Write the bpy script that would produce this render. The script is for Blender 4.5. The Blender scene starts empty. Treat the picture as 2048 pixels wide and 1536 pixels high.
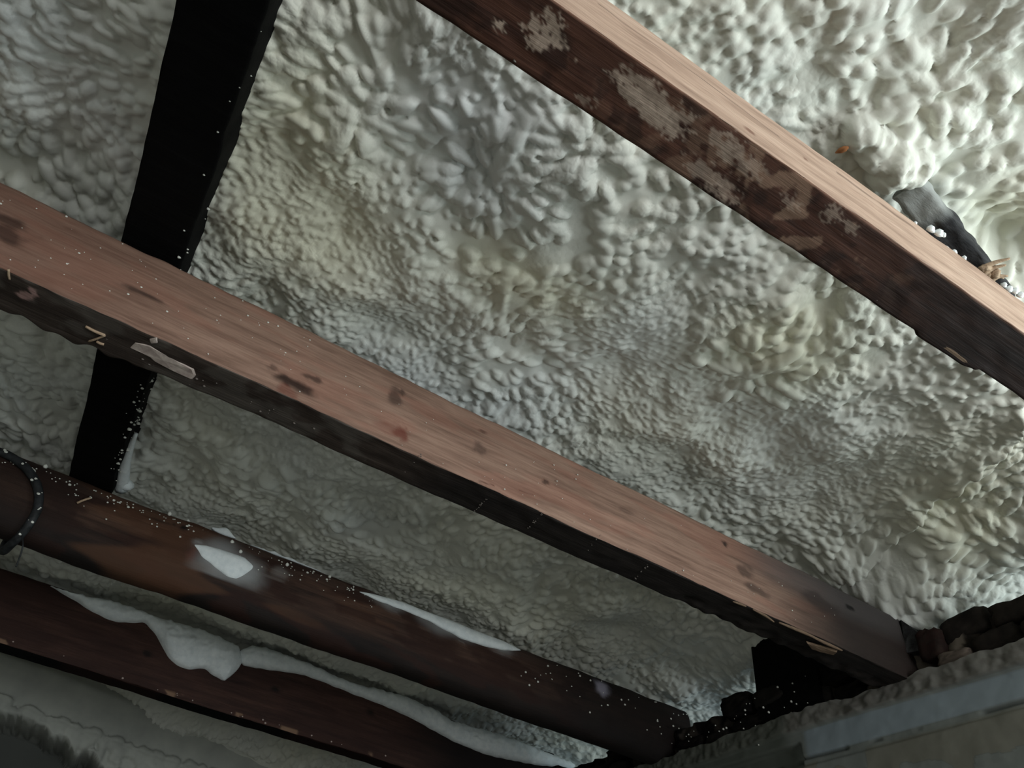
import bpy, math, random
import numpy as np
from mathutils import Matrix, Vector

# ---------------------------------------------------------------- camera, world, light, exposure
H = 1.70                                   # eye height above the floor; coordinates below are relative to the eye
F = 1440.0; CX, CY = 1024.0, 768.0
R = np.array([[0.8514647, 0.43282618, 0.29609012],
              [-0.51059511, 0.55549306, 0.65629269],
              [0.11958465, -0.70999223, 0.69398167]])
u_, _, v_ = np.linalg.svd(R); R = u_ @ v_
SC = bpy.context.scene
COL = SC.collection
cam_d = bpy.data.cameras.new('camera'); cam = bpy.data.objects.new('camera', cam_d); COL.objects.link(cam)
cam_d.sensor_width = 36.0; cam_d.lens = F * 36.0 / 2048.0; cam_d.clip_start = 0.02
ax, ay, az = R[:, 0], -R[:, 1], -R[:, 2]
cam.matrix_world = Matrix(((ax[0], ay[0], az[0], 0), (ax[1], ay[1], az[1], 0), (ax[2], ay[2], az[2], H), (0, 0, 0, 1)))
SC.camera = cam

w = bpy.data.worlds.new('world'); SC.world = w; w.use_nodes = True
w.node_tree.nodes['Background'].inputs['Color'].default_value = (0.55, 0.72, 0.80, 1)
w.node_tree.nodes['Background'].inputs['Strength'].default_value = 0.35

WIN = dict(x0=-0.30, x1=1.05, z0=-0.75, z1=0.62, y=-2.45)     # window opening in the wall behind the viewer
ld = bpy.data.lights.new('window_daylight', 'AREA'); ld.shape = 'RECTANGLE'
ld.size = WIN['x1'] - WIN['x0']; ld.size_y = WIN['z1'] - WIN['z0']
ld.energy = 52.0; ld.color = (0.96, 0.985, 1.0)
lo = bpy.data.objects.new('window_daylight', ld); COL.objects.link(lo)
lo.location = ((WIN['x0'] + WIN['x1']) / 2, WIN['y'] - 0.22, (WIN['z0'] + WIN['z1']) / 2 + H)
lo.rotation_euler = (math.radians(90), 0, 0)       # shines towards +y
SIDE = dict(y0=-1.15, y1=0.12, z0=-0.20, z1=0.80)               # unseen opening added in the right wall to brighten the foam
l2 = bpy.data.lights.new('added_side_light', 'AREA'); l2.shape = 'RECTANGLE'; l2.size = SIDE['y1'] - SIDE['y0']; l2.size_y = SIDE['z1'] - SIDE['z0'] - .05
l2.energy = 33.0; l2.color = (0.86, 0.985, 1.0)
lo2 = bpy.data.objects.new('added_side_light', l2); COL.objects.link(lo2)  # added lamp outside that opening, lights the foam over the wall head
lo2.location = (1.88, (SIDE['y0'] + SIDE['y1']) / 2, (SIDE['z0'] + SIDE['z1']) / 2 + H - .02)
lo2.rotation_euler = Vector((-0.6, 0.78, 0.32)).to_track_quat('-Z', 'Z').to_euler()
SC.view_settings.view_transform = 'Standard'; SC.view_settings.look = 'None'
SC.view_settings.gamma = 1.0; SC.view_settings.use_curve_mapping = False
SC.view_settings.exposure = 0.0

rng = np.random.default_rng(7); random.seed(7)

# ---------------------------------------------------------------- helpers
def ray(px, py):
    return R @ np.array([px - CX, py - CY, F])
def onY(px, py, y):
    r = ray(px, py); return r * y / r[1]
def onX(px, py, x):
    r = ray(px, py); return r * x / r[0]
def onZ(px, py, z):
    r = ray(px, py); return r * z / r[2]
def lin(r, g, b):
    f = lambda c: (c / 255 / 12.92) if c <= 10 else ((c / 255 + 0.055) / 1.055) ** 2.4
    return (f(r), f(g), f(b), 1.0)
def smooth(t):
    t = np.clip(t, 0, 1); return t * t * (3 - 2 * t)
_tab = {}
def vn(x, y, cell, seed):                      # value noise 0..1
    if seed not in _tab: _tab[seed] = np.random.default_rng(1000 + seed).random((256, 256))
    T = _tab[seed]
    x = np.asarray(x, float) / cell; y = np.asarray(y, float) / cell
    x, y = 0.83 * x - 0.557 * y + 31.7, 0.557 * x + 0.83 * y + 57.3
    i = np.floor(x).astype(int); j = np.floor(y).astype(int)
    fx = x - i; fy = y - j; fx = fx * fx * (3 - 2 * fx); fy = fy * fy * (3 - 2 * fy)
    g = lambda a, b: T[a % 256, b % 256]
    return (g(i, j) * (1 - fx) + g(i + 1, j) * fx) * (1 - fy) + (g(i, j + 1) * (1 - fx) + g(i + 1, j + 1) * fx) * fy
def fbm(x, y, cell, seed, n=3):
    a = 0; s = 0
    for k in range(n):
        a = a + vn(x, y, cell / 2 ** k, seed + k) * 0.5 ** k; s += 0.5 ** k
    return a / s

def mesh_obj(name, V, Fc, mats, parent=None, mat_idx=None, attrs=None, smooth_=True, origin=None):
    V = np.asarray(V, float).copy()
    o3 = np.array(origin, float) if origin is not None else V.mean(0)
    me = bpy.data.meshes.new(name)
    Fc = np.asarray(Fc) if not isinstance(Fc, list) else Fc
    if isinstance(Fc, np.ndarray):
        n, k = Fc.shape
        me.vertices.add(len(V)); me.vertices.foreach_set('co', (V - o3).astype(np.float32).ravel())
        me.loops.add(n * k); me.loops.foreach_set('vertex_index', Fc.astype(np.int32).ravel())
        me.polygons.add(n); me.polygons.foreach_set('loop_start', (np.arange(n) * k).astype(np.int32))
        me.update(calc_edges=True)
    else:
        me.from_pydata([tuple(p) for p in (V - o3)], [], Fc)
    me.validate()
    for m in (mats if isinstance(mats, (list, tuple)) else [mats]): me.materials.append(m)
    if mat_idx is not None: me.polygons.foreach_set('material_index', np.asarray(mat_idx, np.int32))
    if smooth_: me.polygons.foreach_set('use_smooth', np.ones(len(me.polygons), bool))
    for an, av in (attrs or {}).items():
        av = np.asarray(av, np.float32)
        if av.ndim == 1:
            a = me.attributes.new(an, 'FLOAT', 'POINT'); a.data.foreach_set('value', av)
        else:
            a = me.attributes.new(an, 'FLOAT_COLOR', 'POINT'); a.data.foreach_set('color', av.ravel())
    me.update()
    o = bpy.data.objects.new(name, me); COL.objects.link(o)
    if parent is not None:
        o.parent = parent
        pl = np.array(parent.get('_o'), float)
        o.location = Vector(o3 - pl)
    else:
        o.location = Vector(o3 + np.array([0, 0, H]))
    o['_o'] = [float(c) for c in o3]
    return o
def tag(o, label=None, cat=None, group=None, kind=None):
    if label: o['label'] = label
    if cat: o['category'] = cat
    if group: o['group'] = group
    if kind: o['kind'] = kind
    return o
def grid_faces(nu, nv, close_v=False):
    i = np.arange(nu - 1)[:, None]; j = np.arange(nv if close_v else nv - 1)[None, :]
    j2 = (j + 1) % nv
    return np.stack([i * nv + j, (i + 1) * nv + j, (i + 1) * nv + j2, i * nv + j2], -1).reshape(-1, 4)
class MB:                                       # loose collector of small closed shapes
    def __init__(s): s.v = []; s.f = []; s.n = 0
    def add(s, V, Fs):
        V = np.asarray(V, float); s.v.append(V)
        s.f += [tuple(int(a) + s.n for a in f) for f in Fs]; s.n += len(V)
    def blob(s, c, r, seed=0, sc=(1, 1, 1), nu=7, nv=9):
        rg = np.random.default_rng(seed); V = []; Fs = []
        for i in range(nu):
            th = math.pi * i / (nu - 1)
            for j in range(nv):
                ph = 2 * math.pi * j / nv
                k = r * (1 + 0.18 * math.sin(3 * ph + rg.random() * 2) * math.sin(th)) 
                V.append((c[0] + sc[0] * k * math.sin(th) * math.cos(ph), c[1] + sc[1] * k * math.sin(th) * math.sin(ph), c[2] + sc[2] * k * math.cos(th)))
        for i in range(nu - 1):
            for j in range(nv):
                Fs.append((i * nv + j, (i + 1) * nv + j, (i + 1) * nv + (j + 1) % nv, i * nv + (j + 1) % nv))
        s.add(V, Fs)
    def tube(s, pts, rad, m=8):
        pts = [np.array(p, float) for p in pts]; n = len(pts); V = []; Fs = []
        rr = rad if isinstance(rad, (list, tuple)) else [rad] * n
        up = np.array([0.3, 0.2, 1.0])
        for i in range(n):
            t = pts[min(i + 1, n - 1)] - pts[max(i - 1, 0)]; t /= np.linalg.norm(t) + 1e-9
            a = np.cross(t, up); a /= np.linalg.norm(a) + 1e-9; b = np.cross(t, a)
            for j in range(m):
                an = 2 * math.pi * j / m
                V.append(pts[i] + rr[i] * (a * math.cos(an) + b * math.sin(an)))
        for i in range(n - 1):
            for j in range(m):
                Fs.append((i * m + j, i * m + (j + 1) % m, (i + 1) * m + (j + 1) % m, (i + 1) * m + j))
        Fs.append(tuple(range(m))[::-1]); Fs.append(tuple((n - 1) * m + j for j in range(m)))
        s.add(V, Fs)
    def build(s, name, mat, parent=None, smooth_=True):
        return mesh_obj(name, np.concatenate(s.v), list(s.f), mat, parent, smooth_=smooth_)
def box_vf(x0, x1, y0, y1, z0, z1):
    V = [(x, y, z) for x in (x0, x1) for y in (y0, y1) for z in (z0, z1)]
    return V, [(0, 1, 3, 2), (4, 6, 7, 5), (0, 4, 5, 1), (2, 3, 7, 6), (0, 2, 6, 4), (1, 5, 7, 3)]
def catmull(P, n=8):
    P = [np.array(p, float) for p in P]; Q = [2 * P[0] - P[1]] + P + [2 * P[-1] - P[-2]]; out = []
    for i in range(1, len(Q) - 2):
        for k in range(n):
            t = k / n
            out.append(0.5 * (2 * Q[i] + (Q[i + 1] - Q[i - 1]) * t + (2 * Q[i - 1] - 5 * Q[i] + 4 * Q[i + 1] - Q[i + 2]) * t * t + (3 * Q[i] - Q[i - 1] - 3 * Q[i + 1] + Q[i + 2]) * t ** 3))
    out.append(P[-1]); return out

# ---------------------------------------------------------------- materials
def newmat(name, rough=0.8, spec=0.3):
    m = bpy.data.materials.new(name); m.use_nodes = True
    nt = m.node_tree; b = nt.nodes['Principled BSDF']
    b.inputs['Roughness'].default_value = rough; b.inputs['Specular IOR Level'].default_value = spec
    return m, nt, b
def N(nt, t, **kw):
    n = nt.nodes.new(t)
    for k, v in kw.items(): setattr(n, k, v)
    return n
def noise(nt, scale, detail=3, rough=0.55, mapping=None, coord='Object'):
    tc = N(nt, 'ShaderNodeTexCoord'); mp = N(nt, 'ShaderNodeMapping')
    if mapping: mp.inputs['Scale'].default_value = mapping
    nt.links.new(tc.outputs[coord], mp.inputs['Vector'])
    n = N(nt, 'ShaderNodeTexNoise'); n.inputs['Scale'].default_value = scale
    n.inputs['Detail'].default_value = detail; n.inputs['Roughness'].default_value = rough
    nt.links.new(mp.outputs['Vector'], n.inputs['Vector']); return n
def ramp(nt, src, stops):
    r = N(nt, 'ShaderNodeValToRGB'); e = r.color_ramp.elements
    e[0].position, e[0].color = stops[0]; e[1].position, e[1].color = stops[-1]
    for p, c in stops[1:-1]:
        q = e.new(p); q.color = c
    nt.links.new(src, r.inputs['Fac']); return r.outputs['Color']
def mix(nt, fac, a, b, mode='MIX'):
    m = N(nt, 'ShaderNodeMix', data_type='RGBA', blend_type=mode)
    for s, i in ((fac, 0), (a, 6), (b, 7)):
        if hasattr(s, 'links'): nt.links.new(s, m.inputs[i])
        else: m.inputs[i].default_value = s
    return m.outputs[2]
def bump(nt, b, h, strength, dist):
    n = N(nt, 'ShaderNodeBump'); n.inputs['Strength'].default_value = strength; n.inputs['Distance'].default_value = dist
    nt.links.new(h, n.inputs['Height']); nt.links.new(n.outputs['Normal'], b.inputs['Normal'])
def attr(nt, name):
    a = N(nt, 'ShaderNodeAttribute'); a.attribute_name = name; return a

def foam_material(name, cream, grey, fine=1.0):
    m, nt, b = newmat(name, 0.72, 0.25)
    a = attr(nt, 'tone')
    n = noise(nt, 9, 3)
    c = mix(nt, a.outputs['Fac'], grey, cream)
    c = mix(nt, 0.35, c, ramp(nt, n.outputs['Fac'], [(0.35, (0.86, 0.86, 0.84, 1)), (0.65, (1, 1, 0.98, 1))]), 'MULTIPLY')
    nt.links.new(c, b.inputs['Base Color'])
    tc = N(nt, 'ShaderNodeTexCoord'); wn = noise(nt, 55, 2); wm = mix(nt, 0.012, tc.outputs['Object'], wn.outputs['Color'], 'ADD')
    vo = N(nt, 'ShaderNodeTexVoronoi', feature='SMOOTH_F1'); vo.inputs['Scale'].default_value = 105 * fine; vo.inputs['Smoothness'].default_value = 0.35
    nt.links.new(wm, vo.inputs['Vector'])
    mk = ramp(nt, noise(nt, 7, 2).outputs['Fac'], [(0.45, (0.05, 0.05, 0.05, 1)), (0.62, (1, 1, 1, 1))])
    iv = N(nt, 'ShaderNodeMath', operation='MULTIPLY_ADD'); iv.inputs[1].default_value = -1; iv.inputs[2].default_value = 1
    nt.links.new(vo.outputs['Distance'], iv.inputs[0])
    ml = N(nt, 'ShaderNodeMath', operation='MULTIPLY'); nt.links.new(iv.outputs[0], ml.inputs[0]); nt.links.new(mk, ml.inputs[1])
    v = noise(nt, 260 * fine, 2, 0.5)
    ad = N(nt, 'ShaderNodeMath', operation='MULTIPLY_ADD'); ad.inputs[1].default_value = 0.12
    nt.links.new(v.outputs['Fac'], ad.inputs[0]); nt.links.new(ml.outputs[0], ad.inputs[2])
    bump(nt, b, ad.outputs[0], 0.40, 0.0035)
    return m
M_foam = foam_material('spray_foam', lin(229, 226, 206), lin(222, 225, 225))
def plain(name, c1, c2, scale, rough=0.85, spec=0.25, bs=0.3, bd=0.003, stretch=None):
    m, nt, b = newmat(name, rough, spec)
    n = noise(nt, scale, 4, 0.6, stretch)
    nt.links.new(ramp(nt, n.outputs['Fac'], [(0.33, c1), (0.68, c2)]), b.inputs['Base Color'])
    bump(nt, b, n.outputs['Fac'], bs, bd)
    return m
M_over = plain('white_foam_overspray', lin(222, 229, 231), lin(240, 245, 245), 60, 0.7, 0.25, 0.5, 0.004)
M_speck = plain('foam_fleck', lin(205, 205, 195), lin(230, 230, 222), 80)
M_pale = plain('pale_split_wood', lin(150, 124, 100), lin(196, 172, 146), 30, stretch=(2, 20, 20))
M_torn = plain('torn_brown_wood', lin(92, 74, 60), lin(132, 110, 90), 30, stretch=(2, 20, 20))
M_chip = plain('orange_wood_chip', lin(160, 98, 60), lin(190, 130, 86), 40)
M_plast = plain('old_plaster', lin(158, 140, 134), lin(196, 182, 172), 60)
M_crumb = plain('dusty_crumb', lin(84, 76, 70), lin(112, 104, 98), 60)
M_cable = plain('black_rubber', lin(24, 25, 26), lin(50, 52, 54), 60, 0.6)
M_floor = plain('concrete', lin(150, 147, 140), lin(172, 169, 160), 4)
M_render = plain('grey_render', lin(160, 160, 154), lin(182, 182, 176), 5)
M_frame = plain('painted_wood', lin(190, 190, 186), lin(206, 206, 202), 8)

def wood_material(name, stops, rough=0.75, spec=0.25, bs=0.35):
    m, nt, b = newmat(name, rough, spec)
    n = noise(nt, 7.0, 5, 0.62, (0.55, 7.0, 7.0))
    n2 = noise(nt, 30.0, 4, 0.65, (0.45, 9.0, 9.0))
    c = ramp(nt, n.outputs['Fac'], stops)
    c = mix(nt, 0.75, c, ramp(nt, n2.outputs['Fac'], [(0.30, (0.62, 0.59, 0.57, 1)), (0.62, (1, 1, 1, 1))]), 'MULTIPLY')
    a = attr(nt, 'stain')
    c = mix(nt, a.outputs['Alpha'], c, a.outputs['Color'])
    nt.links.new(c, b.inputs['Base Color'])
    bump(nt, b, n2.outputs['Fac'], bs, 0.003)
    return m
M_red = wood_material('reddish_softwood', [(0.30, lin(112, 86, 73)), (0.5, lin(146, 116, 101)), (0.72, lin(164, 134, 117))])
M_tan = wood_material('tan_softwood', [(0.30, lin(156, 128, 111)), (0.5, lin(196, 166, 146)), (0.72, lin(214, 186, 166))])
M_brown = wood_material('dark_brown_timber', [(0.30, lin(40, 28, 23)), (0.5, lin(70, 50, 41)), (0.72, lin(92, 68, 55))])
M_maroon = wood_material('maroon_timber', [(0.30, lin(40, 26, 23)), (0.5, lin(62, 41, 35)), (0.72, lin(78, 54, 45))])
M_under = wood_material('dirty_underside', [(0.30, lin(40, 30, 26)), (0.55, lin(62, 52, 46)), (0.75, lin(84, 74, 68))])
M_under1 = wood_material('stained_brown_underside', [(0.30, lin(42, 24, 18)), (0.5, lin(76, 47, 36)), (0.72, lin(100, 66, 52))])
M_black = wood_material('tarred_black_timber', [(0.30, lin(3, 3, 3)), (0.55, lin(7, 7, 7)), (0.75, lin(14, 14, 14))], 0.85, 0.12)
M_char = wood_material('weathered_black_timber', [(0.30, lin(22, 22, 23)), (0.5, lin(58, 58, 60)), (0.72, lin(92, 92, 94))])

def stain_material(name, c1, c2, scale=9, bs=0.4, bd=0.004):
    m, nt, b = newmat(name, 0.9, 0.15)
    n = noise(nt, scale, 5, 0.6)
    c = ramp(nt, n.outputs['Fac'], [(0.33, c1), (0.68, c2)])
    a = attr(nt, 'stain'); c = mix(nt, a.outputs['Alpha'], c, a.outputs['Color'])
    nt.links.new(c, b.inputs['Base Color']); bump(nt, b, n.outputs['Fac'], bs, bd)
    return m
M_plwall = stain_material('grey_wall_plaster', lin(112, 116, 112), lin(136, 140, 136))
M_farw = stain_material('pale_render', lin(160, 162, 156), lin(178, 180, 172))
M_brick = stain_material('sooty_brick', lin(20, 18, 17), lin(52, 46, 41), 34)

# ---------------------------------------------------------------- spray foam ceiling
def axis(segs):
    out = []
    for a, b, h in segs: out.append(np.arange(a, b, h))
    return np.concatenate(out + [[segs[-1][1]]])
GX = axis([(-1.32, -0.62, 0.012), (-0.62, 1.72, 0.0031), (1.72, 2.0, 0.012)])
GY = axis([(-1.0, -0.10, 0.012), (-0.10, 1.3, 0.0031), (1.3, 2.2, 0.0042), (2.2, 3.62, 0.006)])
XX, YY = np.meshgrid(GX, GY, indexing='ij')
def base_z(x, y):
    z = 0.948 + 0 * x
    e = np.maximum(x - 1.24, 0) * (1 - 0.6 * smooth((y - 0.98) / .12)); z = z - 0.22 * e * e / (e + 0.06)          # droops onto the wall head
    fp = np.array([onZ(*p, .93) for p in [(2048, 800), (2035, 880), (1930, 975), (1830, 1055), (1740, 1120), (1640, 1185), (1560, 1240)]])
    o = np.argsort(fp[:, 1]); xf = np.interp(y, fp[o, 1], fp[o, 0]) + 0.03 * (vn(y, 0 * y, 0.07, 14) - .5)     # a thick lip of foam
    d = xf - x; z = z - 0.024 * smooth((d + .006) / .012) * np.exp(-np.maximum(d, 0) / .12) * (y < 1.25)
    z = z - 0.080 * smooth((y - 0.58) / 0.34) * smooth((.01 - d) / 0.10) * (1 - 0.6 * smooth((y - 0.95) / .2)) * (y < 2)
    e = np.maximum(y - 3.30, 0); z = z - 0.5 * e
    z = z - 0.038 * (fbm(x, y, 0.34, 3) - 0.5) * 2
    z = z - 0.023 * (fbm(x, y, 0.11, 9) - 0.5) * 2
    return z
Z0 = base_z(XX, YY)
Bm = np.zeros_like(XX)
def size_field(x, y):
    s = 0.45 + 1.1 * vn(x, y, 0.22, 21) ** 1.4
    s = s * (0.75 + 0.5 * vn(x, y, 0.07, 22))
    p = onZ(1980, 90, 0.93); s = s + 0.25 * np.exp(-(((x - p[0]) / .25) ** 2 + ((y - p[1]) / .2) ** 2))
    p = onZ(1010, 330, 0.93); s = s + 0.35 * np.exp(-(((x - p[0]) / .14) ** 2 + ((y - p[1]) / .14) ** 2))
    s = s + 0.35 * smooth((-0.1 - x) / 0.3)
    return s
def splat(cx, cy, a, bb, th, hgt, off, pw, grid=None):
    GX, GY, Bm = grid or (globals()['GX'], globals()['GY'], globals()['Bm'])
    r = max(a, bb)
    i0, i1 = np.searchsorted(GX, (cx - r, cx + r)); j0, j1 = np.searchsorted(GY, (cy - r, cy + r))
    if i1 <= i0 or j1 <= j0: return
    dx = GX[i0:i1, None] - cx; dy = GY[None, j0:j1] - cy
    c, s = math.cos(th), math.sin(th)
    q = ((dx * c + dy * s) / a) ** 2 + ((-dx * s + dy * c) / bb) ** 2
    h = off + hgt * np.power(np.clip(1 - q, 0, 1), pw)
    h[q >= 1] = 0
    sub = Bm[i0:i1, j0:j1]; np.maximum(sub, h, out=sub)
NB = 170000
px_ = rng.uniform(-0.64, 1.74, NB); py_ = rng.uniform(-0.12, 3.45, NB)
sz = size_field(px_, py_)
keep = rng.random(NB) < np.clip((0.50 / sz) ** 2, 0, 1) * (0.50 + 0.50 * smooth((vn(px_, py_, 0.09, 35) - 0.25) / 0.4)) * np.where(py_ > 1.5, 0.75, 1)
px_, py_, sz = px_[keep], py_[keep], sz[keep]
px2 = rng.uniform(-1.35, 2.0, 4000); py2 = rng.uniform(-1.0, 3.5, 4000)
out = (px2 < -0.62) | (py2 < -0.10)
px_ = np.r_[px_, px2[out]]; py_ = np.r_[py_, py2[out]]; sz = np.r_[sz, np.full(out.sum(), 2.2)]
flow = vn(px_, py_, 0.30, 31) * 2.6 * math.pi + (vn(px_, py_, 0.06, 32) - 0.5) * 1.4; sz = sz * np.where(px_ > 0.0, 0.88, 1.0)
asp = 1.15 + 1.7 * np.clip(vn(px_, py_, 0.18, 33) * 1.7 - 0.5, 0, 1) * rng.random(len(px_))
rad = np.minimum(0.0112 * sz * rng.uniform(0.65, 1.25, len(px_)), np.where(px_ > -0.1, 0.0135, 0.019))
hg = rad * rng.uniform(0.50, 0.95, len(px_))
of = rng.uniform(0, 0.22, len(px_)) * rad
for k in range(len(px_)):
    splat(px_[k], py_[k], rad[k] * asp[k] ** 0.6, rad[k] / asp[k] ** 0.5, flow[k], hg[k], of[k], 0.52)
# bursts of radial fingers where the gun was held still
for bx, by, br, nn in [(985, 365, 0.12, 60), (1180, 300, 0.07, 30), (720, 250, 0.07, 26), (1880, 190, 0.06, 26), (620, 1000, 0.12, 40), (1500, 760, 0.1, 40)]:
    p = onZ(bx, by, 0.93)
    for k in range(nn):
        a = rng.uniform(0, 6.283); d = br * math.sqrt(rng.random())
        rr = rng.uniform(0.007, 0.012)
        splat(p[0] + d * math.cos(a), p[1] + d * math.sin(a), rr * rng.uniform(1.4, 2.3), rr, a, rr * 0.95, rr * 0.55, 0.5)
K = np.pad(Bm, 1, mode='edge')
Bm = 0.6 * Bm + 0.4 * (K[:-2, 1:-1] + K[2:, 1:-1] + K[1:-1, :-2] + K[1:-1, 2:] + K[1:-1, 1:-1]) / 5
ZZ = Z0 - Bm
B2 = np.zeros_like(XX)                          # big lobed lump swallowing the head of the strut
for px, py, r, h in [(1800, 352, .034, .040), (1765, 325, .030, .034), (1830, 372, .026, .034), (1735, 300, .026, .028), (1780, 375, .026, .034), (1850, 355, .022, .026)]:
    p = onZ(px, py, 0.90); splat(p[0], p[1], r, r * .85, 0.4, h, 0.004, .6, (GX, GY, B2))
B3 = np.zeros_like(XX); p = onZ(1795, 345, 0.90)
for k in range(170):
    a = rng.uniform(0, 6.283); d = .06 * math.sqrt(rng.random()); r = rng.uniform(.004, .009); splat(p[0] + d * math.cos(a), p[1] + d * math.sin(a), r * 1.3, r, rng.uniform(0, 3), r * .6, 0, .5, (GX, GY, B3))
ZZ -= B2 + B3 * (B2 > 0.004)
p = onZ(2030, 500, 0.93); ZZ += 0.05 * np.exp(-(((XX - p[0]) / .07) ** 2 + ((YY - p[1]) / .05) ** 2))
for px, py, r in [(702, 388, .003), (766, 242, .004), (1692, 830, .006), (1075, 315, .003), (865, 490, .003), (1858, 640, .006), (1505, 620, .004)]:      # pin holes
    p = onZ(px, py, 0.925); ZZ += 0.02 * np.exp(-(((XX - p[0]) / r) ** 2 + ((YY - p[1]) / r) ** 2))
# colour of the foam itself: cream where thick and fresh, greyer where skinned over
tone = 0.40 + 0.9 * (fbm(XX, YY, 0.30, 41) - 0.5)
for bx, by, rx, ry, am in [(560, 250, .10, .25, .45), (1050, 570, .16, .06, .5), (1580, 690, .14, .08, .55), (1930, 1040, .12, .12, .5), (620, 470, .12, .10, .4), (2010, 420, .08, .06, .4),
                           (1000, 350, .14, .16, -.35), (850, 780, .2, .15, -.3), (120, 180, .2, .2, -.15), (700, 1000, .3, .3, -.2)]:
    p = onZ(bx, by, 0.93); tone = tone + am * np.exp(-(((XX - p[0]) / rx) ** 2 + ((YY - p[1]) / ry) ** 2))
V = np.stack([XX, YY, ZZ], -1).reshape(-1, 3)
fc = grid_faces(len(GX), len(GY))[:, ::-1]
ceiling = mesh_obj('ceiling', V, fc, M_foam, attrs={'tone': np.clip(tone, 0, 1).ravel()}, origin=(0.3, 1.3, 0.95))
tag(ceiling, 'lumpy cream spray foam covering the whole underside of the roof', kind='structure')
FZ = lambda x, y: ZZ[min(np.searchsorted(GX, x), len(GX) - 1), min(np.searchsorted(GY, y), len(GY) - 1)]

# ---------------------------------------------------------------- timbers
def section(wd, ht, r_nb, r_nt, step=0.0025, n_far=6):
    """closed loop (dy, dz, face): starts near-bottom, underside, far, top, near. near at dy=0, bottom dz=0"""
    pts = []
    r = 0.004
    def arc(cy, cz, rad, a0, a1, f, n):
        for k in range(n):
            a = math.radians(a0 + (a1 - a0) * k / (n - 1)); pts.append((cy + rad * math.cos(a), cz + rad * math.sin(a), f))
    def line(y0, z0, y1, z1, f, n):
        for k in range(1, n): pts.append((y0 + (y1 - y0) * k / n, z0 + (z1 - z0) * k / n, f))
    arc(r_nb, r_nb, r_nb, 225, 270, 1, 6)
    line(r_nb, 0, wd - r, 0, 1, max(4, int((wd - r - r_nb) / step)))
    arc(wd - r, r, r, 270, 360, 1, 4)
    line(wd, r, wd, ht - r, 2, n_far)
    arc(wd - r, ht - r, r, 0, 90, 3, 4)
    line(wd - r, ht, r_nt, ht, 3, n_far)
    arc(r_nt, ht - r_nt, r_nt, 90, 180, 0, 8)
    line(0, ht - r_nt, 0, r_nb, 0, max(4, int((ht - r_nt - r_nb) / step)))
    arc(r_nb, r_nb, r_nb, 180, 220, 0, 6)
    return np.array(pts)
def timber(name, x0, x1, y, z, sec, mats, step=0.004, wob=0.003, seed=0, painters=(), edge=0.002, sag=None, axis='x', parent=None):
    xs = np.arange(x0, x1 + step, step); n = len(xs); m = len(sec)
    Xg = np.repeat(xs[:, None], m, 1); dy = np.repeat(sec[None, :, 0], n, 0); dz = np.repeat(sec[None, :, 1], n, 0)
    face = np.repeat(sec[None, :, 2], n, 0).astype(int)
    wd, ht = sec[:, 0].max(), sec[:, 1].max()
    per = np.arange(m)[None, :] * 0.004
    Yg = y + dy + wob * (fbm(Xg, 0 * Xg, 0.25, seed) - 0.5) * 2 + edge * (vn(Xg, per, 0.03, seed + 5) - 0.5)
    Zg = z + dz + wob * (fbm(Xg, 0 * Xg, 0.30, seed + 9) - 0.5) * 2 + edge * (vn(Xg, per, 0.025, seed + 7) - 0.5)
    if sag is not None: Yg, Zg = sag(Xg, dy, dz, face, Yg, Zg)
    st = np.zeros((n, m, 4))
    def over(mask, col):
        mask = np.clip(mask, 0, 1)[..., None]
        a0 = st[..., 3:4]; an = mask + a0 * (1 - mask)
        rgb = (np.array(col[:3]) * mask + st[..., :3] * a0 * (1 - mask)) / np.maximum(an, 1e-6)
        st[..., :3] = rgb; st[..., 3:4] = an
    for pt in painters: pt(Xg, Yg, Zg, face, over)
    V = np.stack([Xg, Yg, Zg], -1)
    fcs = grid_faces(n, m, True)
    fm = face[:-1, :].reshape(-1)
    mi = np.array([0, 1, 0, 0])[fm]
    V = V.reshape(-1, 3)
    # end caps as fans
    c0, c1 = len(V), len(V) + 1
    V = np.concatenate([V, [V[:m].mean(0), V[-m:].mean(0)]])
    st = np.concatenate([st.reshape(-1, 4), np.zeros((2, 4))])
    quads = list(map(tuple, fcs.tolist()))
    j = np.arange(m)
    caps = [(int(a), int((a + 1) % m), c0) for a in j] + [(int((n - 1) * m + (a + 1) % m), int((n - 1) * m + a), c1) for a in j]
    if axis == 'y': V = V[:, [1, 0, 2]]; quads = [q[::-1] for q in quads]; caps = [q[::-1] for q in caps]
    return mesh_obj(name, V, quads + caps, mats, parent, mat_idx=list(mi) + [0] * len(caps), attrs={'stain': st}, origin=((x0 + x1) / 2, y, z) if axis == 'x' else (y, (x0 + x1) / 2, z))

def spot(mk, fsel, rx, ry, col, am=1.0, hard=0.45, rag=0.5, seed=50, fr=0.55):
    """stain of radii rx (along x) and ry (across) at a point on the near face (fsel 0) or underside (fsel 1)"""
    def f(X, Y, Z, face, over):
        s = Z if fsel == 0 else Y; c = mk[2] if fsel == 0 else mk[1]
        d = np.sqrt(((X - mk[0]) / rx) ** 2 + ((s - c) / ry) ** 2)
        d = d + rag * (fbm(X * 1.0, s * 1.3, max(rx, ry) * fr, seed) - 0.5) * 2
        over(am * (face == fsel) * smooth((1 - d) / hard), col)
    return f

ZB = 0.70
DK = lin(34, 20, 16); RD = lin(96, 38, 26); NEAR_BLACK = lin(14, 12, 12); PLS = lin(150, 132, 122)
joist_mats = {}
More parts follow.
